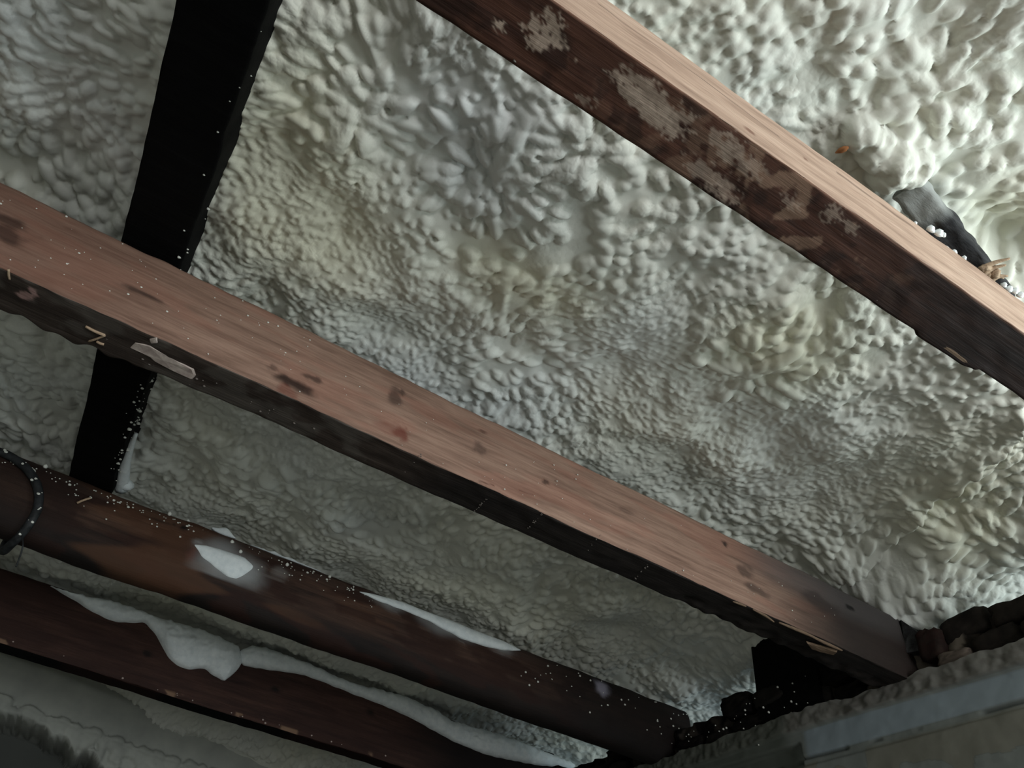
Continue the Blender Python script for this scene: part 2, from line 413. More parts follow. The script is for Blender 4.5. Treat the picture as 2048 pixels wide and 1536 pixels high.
# ---- joist 1 (overhead, top right)
y1 = 0.214
pA = []
U = lambda px, py: onZ(px, py, ZB)
for px, py, rx, ry, am in [(1105, 45, .012, .010, .8), (1090, 70, .022, .008, .7), (1115, 80, .010, .008, .6), (1068, 85, .008, .007, .6), (1000, 52, .006, .005, .8),
                           (1255, 165, .022, .010, .55), (1290, 195, .030, .016, .6), (1320, 225, .030, .014, .55), (1365, 235, .018, .008, .5), (1335, 255, .016, .010, .5),
                           (1450, 295, .022, .013, .45), (1420, 350, .030, .012, .4), (1470, 300, .02, .01, .4), (1500, 330, .02, .012, .35), (1445, 385, .02, .01, .4),
                           (1580, 405, .012, .008, .3), (1665, 425, .010, .012, .35), (1700, 455, .016, .007, .35), (1170, 200, .01, .007, .4), (1235, 155, .008, .006, .4)]:
    pA.append(spot(U(px, py), 1, rx, ry, lin(170, 150, 134), am * 1.1, 0.35, 1.25, 60 + len(pA), 0.3))
def under_tone1(X, Y, Z, face, over):
    over((face == 1) * 0.78 * smooth((X - 0.42) / 0.30), NEAR_BLACK)  # underside turns near black towards the right end
    n = fbm(X, Y, 0.02, 90)
    over((face == 1) * 0.55 * smooth((n - 0.56) / 0.08) * np.exp(-((X - 0.38) / 0.14) ** 2), lin(150, 120, 100))
    over((face == 1) * 0.6 * smooth((fbm(X, Y, 0.035, 94, 5) - 0.5) / 0.10), lin(30, 17, 13))
pA.insert(0, under_tone1)
for px, py, rx, ry in [(1500, 262, .010, .006), (1610, 318, .005, .004)]:
    pA.append(spot(onY(px, py, y1), 0, rx, ry, lin(110, 70, 55), .7, .6, .4, 99))
def crack1(X, Y, Z, face, over):
    zc = ZB + 0.062 + 0.004 * np.sin(X * 9)
    over((face == 0) * 0.8 * smooth(1 - abs(Z - zc) / 0.0016) * ((X > 0.12) & (X < 0.36)), lin(70, 46, 38))
    zc = ZB + 0.078
    over((face == 0) * 0.7 * smooth(1 - abs(Z - zc) / 0.004) * ((X > 0.45) & (X < 0.62)) * smooth((vn(X, Z, 0.03, 71) - .3) / .2), lin(96, 72, 60))
    over((face == 1) * 0.55 * smooth(1 - (Y - y1) / 0.004), lin(150, 112, 92))
pA.append(crack1)
def rag1(X, dy, dz, face, Y, Z):             # a chunk is missing from the far lower arris near the right
    p0 = onZ(1840, 655, ZB)[0]; p1 = onZ(1950, 740, ZB)[0]
    t = smooth((X - p0) / 0.01) * smooth((p1 - X) / 0.02)
    far = smooth((dy - 0.050) / 0.02) * smooth((0.02 - dz) / 0.01)
    return Y + far * (0.004 * t - 0.004 * (X > p1)), Z
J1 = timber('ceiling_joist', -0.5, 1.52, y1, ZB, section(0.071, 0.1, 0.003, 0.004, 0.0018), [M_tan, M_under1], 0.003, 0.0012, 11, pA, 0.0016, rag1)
tag(J1, 'tan timber joist overhead at the top right, wide stained brown underside', 'joist', 'ceiling joists')
# ---- joist 2 (centre)
y2 = 0.897
pB = []
for px, py, rx, ry, c, am in [(590, 770, .026, .010, DK, .9), (575, 780, .014, .010, RD, .5), (625, 757, .014, .006, DK, .7), (545, 735, .008, .006, DK, .5), (790, 795, .012, .020, lin(60, 44, 38), .7),
                              (805, 785, .006, .006, DK, .6), (803, 865, .014, .014, RD, .75), (770, 855, .02, .010, lin(110, 52, 40), .35), (962, 895, .012, .012, lin(62, 46, 40), .55), (968, 862, .008, .004, DK, .7),
                              (1093, 963, .007, .005, DK, .7), (1450, 1087, .007, .006, NEAR_BLACK, .9), (290, 590, .03, .005, DK, .7), (10, 440, .03, .01, DK, .7), (5, 465, .03, .012, DK, .7), (1250, 1020, .02, .004, DK, .35),
                              (1490, 1140, .02, .012, lin(50, 38, 34), .6), (1515, 1180, .03, .010, lin(46, 36, 32), .6), (1640, 1205, .05, .016, lin(44, 36, 34), .6), (1700, 1215, .012, .006, NEAR_BLACK, .9), (1010, 880, .1, .006, lin(120, 80, 66), .35)]:
    pB.append(spot(onY(px, py, y2), 0, rx * 1.45, ry * 1.4, c, am, .6, .5, 120 + len(pB)))
def seam2(X, Y, Z, face, over):
    for a, b in [((958, 960), (990, 970)), ((1040, 978), (1070, 990))]:
        A = onY(*a, y2); B = onY(*b, y2); t = np.clip((X - A[0]) / (B[0] - A[0]), 0, 1); zc = A[2] + t * (B[2] - A[2])
        over((face == 0) * 0.95 * smooth(1 - abs(Z - zc) / 0.0022) * ((X > A[0]) & (X < B[0])), lin(20, 12, 10))
    over((face == 0) * 0.28 * smooth((fbm(X, Z * 5, 0.12, 141) - 0.50) / 0.16), lin(150, 100, 84))
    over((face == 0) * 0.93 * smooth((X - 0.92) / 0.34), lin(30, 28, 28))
    over((face == 0) * 0.45 * smooth((X - 0.92) / 0.15) * smooth((Z - ZB - 0.06) / 0.05), lin(96, 92, 92))  # grey highlight of the rounded top edge painted in
    over((face == 0) * 0.4 * smooth((0.0 - X) / 0.4), lin(88, 52, 40))
    over((face == 1) * 0.75 * smooth((X - 0.22) / 0.15), NEAR_BLACK)
    over((face == 1) * 0.45 * smooth((fbm(X, Y, 0.05, 146) - 0.5) / 0.1) * (X < 0.2), lin(92, 86, 80))
pB.insert(0, seam2)
for px, py, rx, ry in [(55, 588, .016, .012), (70, 580, .008, .008)]:
    pB.append(spot(U(px, py), 1, rx, ry, lin(160, 128, 122), .85, .5, .6, 150))
def rag2(X, dy, dz, face, Y, Z):
    far = smooth((dy - 0.045) / 0.03) * smooth((0.03 - dz) / 0.02)
    Y = Y + far * (0.010 * smooth((-0.12 - X) / 0.1) * (0.2 + 1.6 * vn(X, 0 * X, 0.02, 161)))
    low = smooth((0.012 - dz) / 0.01) * smooth((X - 0.80) / 0.08) * smooth((dy - 0.03) / 0.03)
    Z = Z + low * 0.010 * (vn(X, dy, 0.02, 163) - 0.3)
    return Y, Z
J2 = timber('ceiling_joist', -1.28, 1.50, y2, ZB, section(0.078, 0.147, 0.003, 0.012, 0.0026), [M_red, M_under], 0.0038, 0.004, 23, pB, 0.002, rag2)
tag(J2, 'reddish timber joist across the middle, knotted side face and plaster scraps below', 'joist', 'ceiling joists')
# ---- joist 3 (rounded)
y3 = 1.672
def round_section(wd, ht, n=96, e=2.9):
    a = np.linspace(0, 2 * math.pi, n, endpoint=False) + math.radians(215)
    c, s = np.cos(a), np.sin(a)
    y = wd / 2 + wd / 2 * np.sign(c) * abs(c) ** (2 / e); z = ht / 2 + ht / 2 * np.sign(s) * abs(s) ** (2 / e)
    f = np.where((z < ht * 0.30) , 1, np.where(c < 0.2, 0, 2)); return np.stack([y, z, f], 1)
pC = []
def dirt_shade3(X, Y, Z, face, over):
    over(0.92 * smooth((0.085 - (Z - ZB)) / 0.08), lin(15, 11, 10))  # dark lower side and greyer top: light from above put into the colour
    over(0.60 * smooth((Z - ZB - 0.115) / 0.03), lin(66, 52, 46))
    over(0.70 * smooth((fbm(X, Z * 4, 0.10, 171) - 0.52) / 0.1), lin(42, 22, 16))
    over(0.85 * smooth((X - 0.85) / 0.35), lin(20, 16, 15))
    over(0.35 * smooth((vn(X, Z * 6, 0.16, 175) - .55) / .2) * smooth((.6 - X) / .5), lin(106, 72, 50))
    over(0.55 * smooth((-0.18 - X) / 0.08), lin(30, 20, 17))
pC.append(dirt_shade3)
for px, py, rx, ry, c, am in [(368, 1055, .014, .012, NEAR_BLACK, .95), (350, 1048, .006, .006, NEAR_BLACK, .9), (320, 1040, .05, .008, NEAR_BLACK, .6), (560, 1145, .03, .02, lin(150, 146, 142), .35), (1205, 1375, .038, .028, lin(150, 146, 160), .85),
                              (385, 1110, .02, .02, lin(120, 60, 44), .4)]:
    pC.append(spot(onY(px, py, y3), 0, rx, ry, c, am, .8, .35, 190 + len(pC)))
for px, py, rx, ry, am in [(448, 1125, .100, .075, .95), (490, 1145, .075, .05, .8), (395, 1085, .02, .01, .6), (780, 1202, .08, .03, .7), (900, 1256, .12, .036, .7), (1000, 1290, .07, .03, .7)]:
    pC.append(spot(onY(px, py, y3), 0, rx, ry, lin(150, 152, 152), am, 1.0, .25, 260 + len(pC)))
def join3(X, dy, dz, face, Y, Z): return Y, Z
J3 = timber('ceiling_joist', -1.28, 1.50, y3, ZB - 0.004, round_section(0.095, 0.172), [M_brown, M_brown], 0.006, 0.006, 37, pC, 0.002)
tag(J3, 'rounded dark brown timber joist with a white foam smear, second from the bottom', 'joist', 'ceiling joists')
# ---- joist 4 (far)
y4 = 2.41
pD = []
def dirt4(X, Y, Z, face, over):
    over(0.5 * smooth((fbm(X, Z * 4, 0.2, 201) - 0.5) / 0.15), lin(44, 26, 22))
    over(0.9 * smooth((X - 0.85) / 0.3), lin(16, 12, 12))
    over((face == 0) * 0.7 * smooth((0.012 - (Z - ZB)) / 0.004) * smooth((vn(X, Z, 0.03, 205) - .78) / .05), lin(140, 112, 90))
pD.append(dirt4)
for px, py in [(295, 1308), (550, 1378), (740, 1425)]: pD.append(spot(onY(px, py, y4), 0, .022, .014, NEAR_BLACK, .8, .7, .3, 210))
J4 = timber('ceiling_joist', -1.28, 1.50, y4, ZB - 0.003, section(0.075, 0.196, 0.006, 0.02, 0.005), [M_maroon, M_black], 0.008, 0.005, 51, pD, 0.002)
tag(J4, 'dark maroon timber joist along the bottom, topped with a long white foam streak', 'joist', 'ceiling joists')

# ---- black rafter resting on the joists
pR = []
def dusty(X, Y, Z, face, over): over(0.35 * smooth((fbm(X, Y * 3 + Z * 3, 0.03, 231) - 0.66) / 0.05), lin(60, 60, 60))
def rag_r(X, dy, dz, face, Y, Z):
    return Y + (dy > 0.05) * 0.006 * (fbm(X, 0 * X, 0.10, 233) - 0.5) * 2, Z
RAF = timber('rafter', -0.6, 1.72, -0.2835, 0.868, section(0.096, 0.15, 0.003, 0.003, 0.008), [M_black, M_black], 0.01, 0.003, 61, [], 0.002, rag_r, axis='y')
tag(RAF, 'broad black tarred rafter at the left running up the slope behind the joists', 'rafter')

# ---- short weathered strut lying on the overhead joist
def bar(name, P0, P1, w0, h0, mat, seed, parent=None, n=50, wob=0.002, stain=None):
    P0 = np.array(P0, float); P1 = np.array(P1, float); t = P1 - P0; L = np.linalg.norm(t); t /= L
    side = np.cross(t, [0, 0, 1.0]); side /= np.linalg.norm(side); upv = np.cross(side, t)
    sec = []
    for (a, b) in [(-1, -1), (1, -1), (1, 1), (-1, 1)]:
        nx = {(-1, -1): (1, -1), (1, -1): (1, 1), (1, 1): (-1, 1), (-1, 1): (-1, -1)}[(a, b)]
        for k in range(8):
            q = k / 8; sec.append((a + (nx[0] - a) * q, b + (nx[1] - b) * q))
    sec = np.array(sec) ; sec = sec / np.maximum(1, (np.abs(sec[:, :1]) ** 8 + np.abs(sec[:, 1:]) ** 8) ** (1 / 8)); m = len(sec)
    V = []; S = []
    for i in range(n):
        q = i / (n - 1)
        for k, (a, b) in enumerate(sec):
            j = wob * (vn(np.array(q * L), np.array(k * 0.01), 0.012, seed) - 0.5) * 2
            V.append(P0 + t * q * L + side * (a * w0 / 2 + j) + upv * (b * h0 / 2 + j))
            S.append(stain(q, k) if stain else (0, 0, 0, 0))
    fc = [tuple(q) for q in grid_faces(n, m, True).tolist()] + [tuple(range(m)), tuple((n - 1) * m + k for k in range(m))[::-1]]
    return mesh_obj(name, V, fc, mat, parent, attrs={'stain': np.array(S)})
s0 = onZ(1815, 372, 0.925); s1 = onZ(1998, 600, 0.834)
STR = bar('strut', s0, s1, 0.040, 0.045, M_char, 240, n=70, wob=0.0025,
          stain=lambda q, k: (*lin(170, 172, 168)[:3], float(np.clip((0.34 - q) / 0.12, 0, 1) * 0.85)))
tag(STR, 'short weathered black strut poking from the foam above the top right joist', 'strut')
mb = MB(); e = onZ(1985, 535, 0.825)
for a, b in [((1960, 540), (2020, 517)), ((1965, 548), (2012, 530)), ((1972, 550), (2008, 556)), ((1968, 535), (2000, 545)), ((1980, 560), (2016, 552))]:
    A = onZ(*a, 0.826); B = onZ(*b, 0.83)
    mb.tube(catmull([A, (A + B) / 2 + [0, 0, 0.003], B], 4), [0.005 * (1 - 0.09 * k) for k in range(9)], 6)
mb.blob(onZ(1990, 548, 0.828), 0.007, 3)
tag(mb.build('torn_fibre', M_pale, STR), 'pale torn wood fibres at the lower end')

# ---- orange chip caught in the foam
mb = MB()
A = onZ(1672, 308, 0.93); B = onZ(1694, 289, 0.93); A[2] = FZ(A[0], A[1]) - 0.006; B[2] = FZ(B[0], B[1]) - 0.008
mb.tube([A, A * .6 + B * .4, A * .25 + B * .75, B], [0.001, 0.004, 0.004, 0.0015], 6)
CH = mb.build('wood_chip', M_chip); tag(CH, 'small orange wood chip caught in the foam above the top right joist', 'chip')

# ---------------------------------------------------------------- foam overspray, beads and flecks on the timbers
def patch(name, parent, y, upper, lower, thick, seed, bulge=0.0, lump=0.0, mat=None, prof=None, nu=260, nv=40):
    """foam stuck on a near face: the outline is given by two runs of photo points laid on the face at depth y"""
    up = np.array([onY(*p, y) for p in upper]); lw = np.array([onY(*p, y) for p in lower])
    x0 = max(up[0, 0], lw[0, 0]); x1 = min(up[-1, 0], lw[-1, 0])
    xs = np.linspace(x0, x1, nu); zu = np.interp(xs, up[:, 0], up[:, 2]); zl = np.interp(xs, lw[:, 0], lw[:, 2])
    def sm(a):
        k = np.ones(9) / 9; return np.convolve(np.pad(a, 4, mode='edge'), k, 'valid')
    zu = sm(zu) + 0.004 * (vn(xs, xs * 0, 0.012, seed) - 0.5) * (lump > 0) * 1.5; zl = sm(zl) + 0.003 * (vn(xs, xs * 0, 0.02, seed + 1) - 0.5)
    te = np.clip(np.minimum(xs - x0, x1 - xs) / 0.028, 0, 1) ** 0.5; mid = zl + (zu - zl) * 0.6
    zl = mid + (zl - mid) * np.maximum(te, .04); zu = mid + (zu - mid) * np.maximum(te, .04)
    v = np.linspace(0, 1, nv)
    Xg = np.repeat(xs[:, None], nv, 1); Zg = zl[:, None] + (zu - zl)[:, None] * v[None]
    prof_v = np.clip(1 - abs(2 * v - 1) ** 2.4, 0, 1) ** 0.55
    endt = np.clip(np.minimum(xs - x0, x1 - xs) / 0.05, 0, 1) ** 0.5
    T = thick * prof_v[None] * endt[:, None] * (0.55 + 0.45 * np.clip((zu - zl) / 0.06, 0, 1.4))[:, None]
    T = T * (0.8 + 0.5 * (fbm(Xg, Zg, 0.05, seed + 3) - 0.4)) + lump * T / max(thick, 1e-4) * (vn(Xg, Zg, 0.012, seed + 6) - 0.5)
    yb = prof(Zg) if prof else 0 * Zg
    Yf = y + yb - T - 0.0008
    Yb = y + yb + 0.006
    V = np.concatenate([np.stack([Xg, Yf, Zg], -1).reshape(-1, 3), np.stack([Xg, Yb, Zg], -1).reshape(-1, 3)])
    f1 = grid_faces(nu, nv); n = nu * nv; f2 = f1[:, ::-1] + n
    fs = [tuple(q) for q in f1.tolist()] + [tuple(q) for q in f2.tolist()]
    for i in range(nu - 1):
        a, b = i * nv, (i + 1) * nv; fs.append((a, a + n, b + n, b)); a += nv - 1; b += nv - 1; fs.append((a, b, b + n, a + n))
    for j in range(nv - 1):
        fs.append((j, j + 1, j + 1 + n, j + n)); a = (nu - 1) * nv + j; fs.append((a, a + n, a + 1 + n, a + 1))
    return mesh_obj(name, V, fs, mat or M_over, parent)
def prof3(z):                                  # near profile of the rounded joist
    t = np.clip(abs((z - (ZB - 0.004)) / 0.086 - 1), 0, 0.995); return 0.0475 * (1 - (1 - t ** 2.9) ** (1 / 2.9))
a = patch('foam_overspray', J4, y4, [(100, 1172), (140, 1188), (225, 1203), (270, 1218), (300, 1232), (400, 1258), (470, 1290), (480, 1297), (492, 1303)],
      [(100, 1173), (140, 1196), (180, 1222), (215, 1240), (240, 1246), (290, 1246), (312, 1270), (324, 1296), (338, 1318), (358, 1334), (382, 1340), (402, 1336), (412, 1338), (424, 1350), (446, 1361), (466, 1361), (482, 1352), (490, 1338), (494, 1325)], 0.038, 301, lump=0.006)
tag(a, 'white lobed lump of spray foam')
a = patch('foam_overspray', J4, y4, [(470, 1296), (490, 1292), (520, 1293), (560, 1306), (600, 1322), (640, 1338), (700, 1365), (800, 1390), (880, 1425), (895, 1440), (1000, 1470), (1080, 1500), (1150, 1528)],
      [(470, 1325), (490, 1331), (520, 1337), (600, 1348), (640, 1362), (700, 1387), (760, 1408), (830, 1440), (900, 1480), (980, 1512), (1060, 1528), (1150, 1540)], 0.032, 311, lump=0.006)
tag(a, 'long white streak of spray foam')
a = patch('foam_overspray', J3, y3, [(384, 1086), (400, 1088), (440, 1099), (480, 1112), (512, 1124)], [(384, 1092), (402, 1114), (430, 1138), (455, 1156), (478, 1161), (500, 1153), (512, 1136)], 0.016, 321, prof=prof3, nu=90)
tag(a, 'white foam smear on the rounded joist')
a = patch('foam_overspray', J3, y3, [(720, 1180), (760, 1188), (810, 1199), (840, 1212), (900, 1232), (960, 1258), (1010, 1277), (1046, 1296)], [(720, 1184), (760, 1202), (800, 1217), (860, 1242), (920, 1276), (960, 1290), (1010, 1300), (1046, 1302)], 0.014, 331, prof=prof3)
tag(a, 'white foam streak along the upper arris')
a = patch('foam_overspray', J3, y3, [(428, 1040), (450, 1042), (470, 1048), (480, 1062)], [(428, 1048), (450, 1056), (465, 1063), (480, 1068)], 0.010, 341, prof=prof3, nu=40, nv=16, lump=.003)
a = patch('foam_overspray', J3, y3, [(505, 1078), (560, 1093), (600, 1110), (640, 1130), (650, 1135)], [(505, 1082), (560, 1103), (600, 1118), (640, 1135), (650, 1138)], 0.008, 351, prof=prof3, nu=80, nv=12, lump=.003)
# white smear running down beside the foot of the rafter
mb = MB(); 
pts = [onZ(*p, 0.90) for p in [(272, 868), (262, 890), (252, 920), (246, 950), (243, 975)]]
mb.tube(catmull(pts, 5), [0.004 + 0.0007 * k for k in range(21)], 8)
mb.blob(onZ(250, 968, 0.90), 0.018, 5, (1, 1, .8))
tag(mb.build('foam_overspray', M_over, RAF), 'white foam smear down the right side of the rafter foot')

def flecks(parent, name, pts, seed, mat=None):
    mb = MB()
    for k, (p, r) in enumerate(pts): mb.blob(p, r, seed + k, (1.2, 0.8, 0.9), 5, 6)
    o = mb.build(name, mat or M_speck, parent); tag(o, kind='stuff'); return o
# flecks on joist 3
P = []
for k in range(150):
    t = rng.random(); px = t * 760; py = 905 + px * 0.372 + abs(rng.normal(0, 18)) ; q = onY(px, py, y3); q[1] += float(prof3(np.array(q[2]))) - 0.001; P.append((q, rng.choice([.0012, .0016, .002, .003], p=[.5, .25, .17, .08])))
for k in range(45):
    px = rng.uniform(1040, 1390); py = 1300 + (px - 1040) * 0.36 + abs(rng.normal(0, 35)); q = onY(px, py, y3); q[1] += float(prof3(np.array(q[2]))) - 0.001; P.append((q, rng.choice([.0015, .002, .003])))
flecks(J3, 'foam_flecks', P, 900)
for k, (px, py, r) in enumerate([(65, 942, .006), (25, 910, .006), (92, 926, .005), (465, 1082, .005), (481, 1103, .0045), (575, 1128, .0045), (342, 1021, .005), (662, 1150, .004), (382, 1030, .0045)]):
    q = onY(px, py, y3); q[1] += float(prof3(np.array(q[2]))) - 0.002
    mb = MB(); mb.blob(q, r, 950 + k); mb.build('foam_bead', M_speck, J3)
mb = MB(); mb.tube(catmull([onY(154, 1006, y3 - .003), onY(168, 1000, y3 - .006), onY(181, 996, y3 - .004)], 5), .0025, 6)
tag(mb.build('splinter', M_pale, J3), 'pale sliver stuck to the side')
# flecks on joist 2
P = []
for k in range(70):
    px = rng.uniform(0, 620); lo_, hi_ = 344 + px * .51, 527 + px * .46; py = rng.uniform(lo_ + 10, hi_ - 5); q = onY(px, py, y2 - .001); P.append((q, rng.choice([.0007, .001, .0016], p=[.6, .3, .1])))
for k in range(60):
    px = rng.uniform(600, 1700); lo_, hi_ = 345 + px * .51, 527 + px * .46; py = rng.uniform(lo_ + 10, hi_ - 5); q = onY(px, py, y2 - .001); P.append((q, rng.choice([.0006, .0009, .0013], p=[.6, .3, .1])))
flecks(J2, 'foam_flecks', P, 1100)
P = []
for cx_, cy_ in [(822, 930), (965, 1005), (1075, 1035), (1180, 1092), (1285, 1140)]:     # rows of plaster crumbs left by the laths
    for k in range(14):
        t = rng.uniform(-1, 1); q = U(cx_ + 22 * t, cy_ - 24 * t + rng.normal(0, 1.5)); q[2] -= 0.001; P.append((q, rng.choice([.0006, .0009, .0013])))
for k in range(50):
    px = rng.uniform(60, 700); py = 560 + px * .47 + rng.uniform(0, 40); q = U(px, py); q[2] -= .001; (y2 + .005 < q[1] < y2 + .07) and P.append((q, rng.choice([.0007, .001, .0018])))
flecks(J2, 'plaster_crumbs', P, 1300, M_crumb)
P = []
for k in range(60):
    px = rng.uniform(1000, 1960); py = (px - 1000) * .66 + 100 + rng.uniform(0, 100); q = U(px, py); q[2] -= .0008; (y1 + .004 < q[1] < y1 + .066) and P.append((q, rng.choice([.0006, .0009, .0015])))
flecks(J1, 'plaster_crumbs', P, 1500, M_crumb)
for k, (px, py, r, s) in enumerate([(1862, 458, .0045, 1.5), (1878, 466, .0052, 1.3), (1887, 470, .0035, 1), (1892, 498, .004, 1), (1908, 505, .004, 1.3), (1921, 524, .0045, 1.4), (1936, 537, .005, 1.2), (1928, 516, .0035, 1), (1945, 545, .003, 1), (2008, 570, .0042, 1),
                                     (2018, 578, .005, 1), (2030, 582, .0048, 1), (2041, 590, .005, 1), (1830, 447, .003, 1)]):
    q = onZ(px, py, 0.803); mb = MB(); mb.blob(q, r, 970 + k, (s, .9, .8)); mb.build('foam_bead', M_over, J1)
# flecks along the right edge of the rafter
P = []
for k in range(110):
    yy = rng.choice([rng.uniform(1.1, 1.66), rng.uniform(0.3, 1.66)], p=[.8, .2]); zz = 0.868 + rng.uniform(0, .05) if rng.random() < .55 else 0.866
    xx = -0.1875 + rng.normal(0, .001) if zz > .867 else -0.1875 - abs(rng.normal(0, .008)); P.append((np.array([xx, yy, zz]), rng.choice([.001, .0015, .0025, .004], p=[.4, .3, .2, .1])))
flecks(RAF, 'foam_flecks', P, 1700)
P = []
for k in range(16):
    px = rng.uniform(0, 900); q = onY(px, 1284 + px * .312 - rng.uniform(2, 14), y4 - .002); P.append((q, rng.choice([.0015, .002, .003])))
flecks(J4, 'plaster_crumbs', P, 1800, M_plast)

# plaster scraps and splinters under joist 2
def flake(name, parent, poly, z, th, mat, seed, edge=.001):
    pts = [onZ(*p, z) for p in poly]; n = len(pts); c = sum(pts) / n
    V = []
    for k, p in enumerate(pts): V.append(p)
    for k, p in enumerate(pts): q = c + (p - c) * 0.93; q = q.copy(); q[2] = z - th * (0.7 + .6 * rng.random()); V.append(q)
    q = c.copy(); q[2] = z - th * 1.2; V.append(q)
    fs = [(k, (k + 1) % n, n + (k + 1) % n, n + k) for k in range(n)] + [(n + k, n + (k + 1) % n, 2 * n) for k in range(n)] + [tuple(range(n))[::-1]]
    return mesh_obj(name, V, fs, mat, parent, smooth_=False)
a = flake('plaster_scrap', J2, [(268, 682), (300, 690), (340, 712), (360, 724), (388, 738), (392, 750), (385, 758), (350, 742), (310, 722), (300, 712), (275, 700), (256, 692)], ZB - .0005, .0018, M_plast, 1)
tag(a, 'pale scrap of plaster on the underside')
a = flake('plaster_scrap', J2, [(28, 580), (55, 574), (66, 578), (85, 590), (75, 604), (48, 600)], ZB - .0005, .0016, M_plast, 2); tag(a, 'pinkish crumb of plaster at the left end')
a = flake('plaster_scrap', J2, [(300, 677), (314, 674), (316, 684), (304, 684)], ZB - .001, .003, M_plast, 3)
for A, B, r in [((174, 650), (212, 668), .0022), ((212, 668), (180, 680), .0016), ((196, 680), (210, 686), .002), ((20, 536), (22, 556), .0016)]:
    mb = MB(); mb.tube(catmull([U(*A) - [0, 0, .003], (U(*A) + U(*B)) / 2 - [0, 0, .004], U(*B) - [0, 0, .003]], 4), r, 6); mb.build('splinter', M_pale, J2)
for A, Mid, B, r in [((1466, 1203), (1480, 1208), (1492, 1213), .0022), ((1506, 1219), (1530, 1231), (1548, 1244), .0025), ((1558, 1245), (1600, 1262), (1640, 1280), .0032), ((1625, 1274), (1655, 1288), (1684, 1301), .0034)]:
    mb = MB(); mb.tube(catmull([onY(*A, y2 - .001), onY(*Mid, y2 - .002), onY(*B, y2 - .001)], 6), [r * (.5 + .5 * math.sin(math.pi * k / 12)) for k in range(13)], 6)
    tag(mb.build('splinter', M_torn, J2), 'pale split along the lower arris')
a = flake('splinter', J2, [(1612, 1282), (1640, 1290), (1675, 1300), (1668, 1308), (1640, 1300), (1622, 1295)], ZB - .004, .004, M_torn, 5); tag(a, 'torn brown sliver hanging below')
a = flake('splinter', J1, [(1838, 654), (1870, 668), (1905, 690), (1945, 722), (1950, 735), (1925, 722), (1895, 700), (1862, 676)], ZB + .002, .002, M_torn, 6); tag(a, 'pale torn sliver on the far arris')

# ---- cable looped around joist 3
loop = [(-70, 905), (-30, 900), (10, 908), (45, 932), (68, 962), (77, 992), (74, 1022), (60, 1046), (44, 1062)]
pts = []
for p in loop:
    q = onY(*p, y3); q[1] += float(prof3(np.array(q[2]))) - 0.009; pts.append(q)
pts += [pts[-1] + np.array([-.01, .03, -.012]), pts[-1] + np.array([-.03, .10, -.004]), pts[-1] + np.array([-.05, .118, .08]), pts[-1] + np.array([-.12, .09, .165]), pts[0] + np.array([-.02, .03, .02])]
mb = MB(); mb.tube(catmull(pts, 8), .009, 10)
CAB = mb.build('cable', M_cable); tag(CAB, 'black cable looped around the left end of the rounded joist', 'cable')
a0 = pts[8]; mb = MB(); tail = [a0, onY(46, 1085, y3 - .006), onY(44, 1100, y3 - .004), onY(38, 1118, y3), onY(32, 1134, y3 + .004)]
mb.tube(catmull(tail, 5), .0016, 6); tag(mb.build('loose_wire', M_cable, CAB), 'thin wire hanging below')
P = [(pts[k] + np.array([rng.normal(.002, .003), -.008, rng.normal(0, .004)]), rng.choice([.0012, .0018, .003])) for k in range(2, 9) for _ in range(3)]
flecks(CAB, 'foam_flecks', P, 2100)

# ---------------------------------------------------------------- right wall: plaster below, exposed sooty brick head above
XW = 1.412
ys = axis([(0.54, 2.0, 0.004), (2.0, 3.72, 0.015)]); zs = axis([(-1.70, 0.42, 0.04), (0.42, 0.715, 0.003)])
Yw, Zw = np.meshgrid(ys, zs, indexing='ij')
Zt = Zw - 0.022 * (Zw > 0.66) * (fbm(Yw, 0 * Yw, 0.05, 401) ) * ((Zw - .66) / .055)
rel = 0.004 * (fbm(Yw, Zw, 0.05, 402) - .5)
zl1 = 0.664 + 0.004 * np.sin(Yw * 7)                     # foot of the rough upper band
band = smooth((Zw - zl1) / 0.006)
rel = rel - 0.010 * band - band * 0.010 * (fbm(Yw, Zw, 0.02, 403) - .5)
zl2 = 0.606 + 0.003 * np.sin(Yw * 5 + 1)
crk = smooth(1 - abs(Zw - zl2) / 0.006) * smooth((vn(Yw, 0 * Yw, 0.07, 404) - .45) / .15)
rel = rel + 0.007 * crk
rel = rel - 0.006 * smooth((0.592 - Zw) / .004)
left = smooth((Yw - 1.205) / 0.01) * smooth((0.645 - Zw) / .006); rel = rel + 0.02 * left
st = np.zeros(Yw.shape + (4,))
def put(mask, col):
    mask = np.clip(mask, 0, 1)[..., None]; a0 = st[..., 3:4]; an = mask + a0 * (1 - mask)
    st[..., :3] = (np.array(col[:3]) * mask + st[..., :3] * a0 * (1 - mask)) / np.maximum(an, 1e-6); st[..., 3:4] = an
put(0.8 * smooth((Zw - 0.606) / .006) * smooth((zl1 - Zw) / .006) * smooth((1.20 - Yw) / .02), lin(146, 158, 166))
put(0.75 * band, lin(116, 112, 106)); put(0.5 * band * smooth((fbm(Yw, Zw, 0.03, 405) - .52) / .1), lin(90, 86, 80))
put(0.7 * crk, lin(70, 74, 72)); put(0.55 * smooth((0.60 - Zw) / .01) * smooth((Zw - .4) / .1) * (fbm(Yw, Zw, .12, 406) > .5), lin(124, 118, 102))
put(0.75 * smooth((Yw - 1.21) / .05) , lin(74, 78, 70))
V = np.stack([XW + rel, Yw, Zt], -1).reshape(-1, 3)
WR = mesh_obj('wall_right', V, grid_faces(len(ys), len(zs)), M_plwall, attrs={'stain': st.reshape(-1, 4)}, origin=(XW, 1.0, -0.5))
tag(WR, 'grey plastered side wall carrying the right ends of the joists', kind='structure')
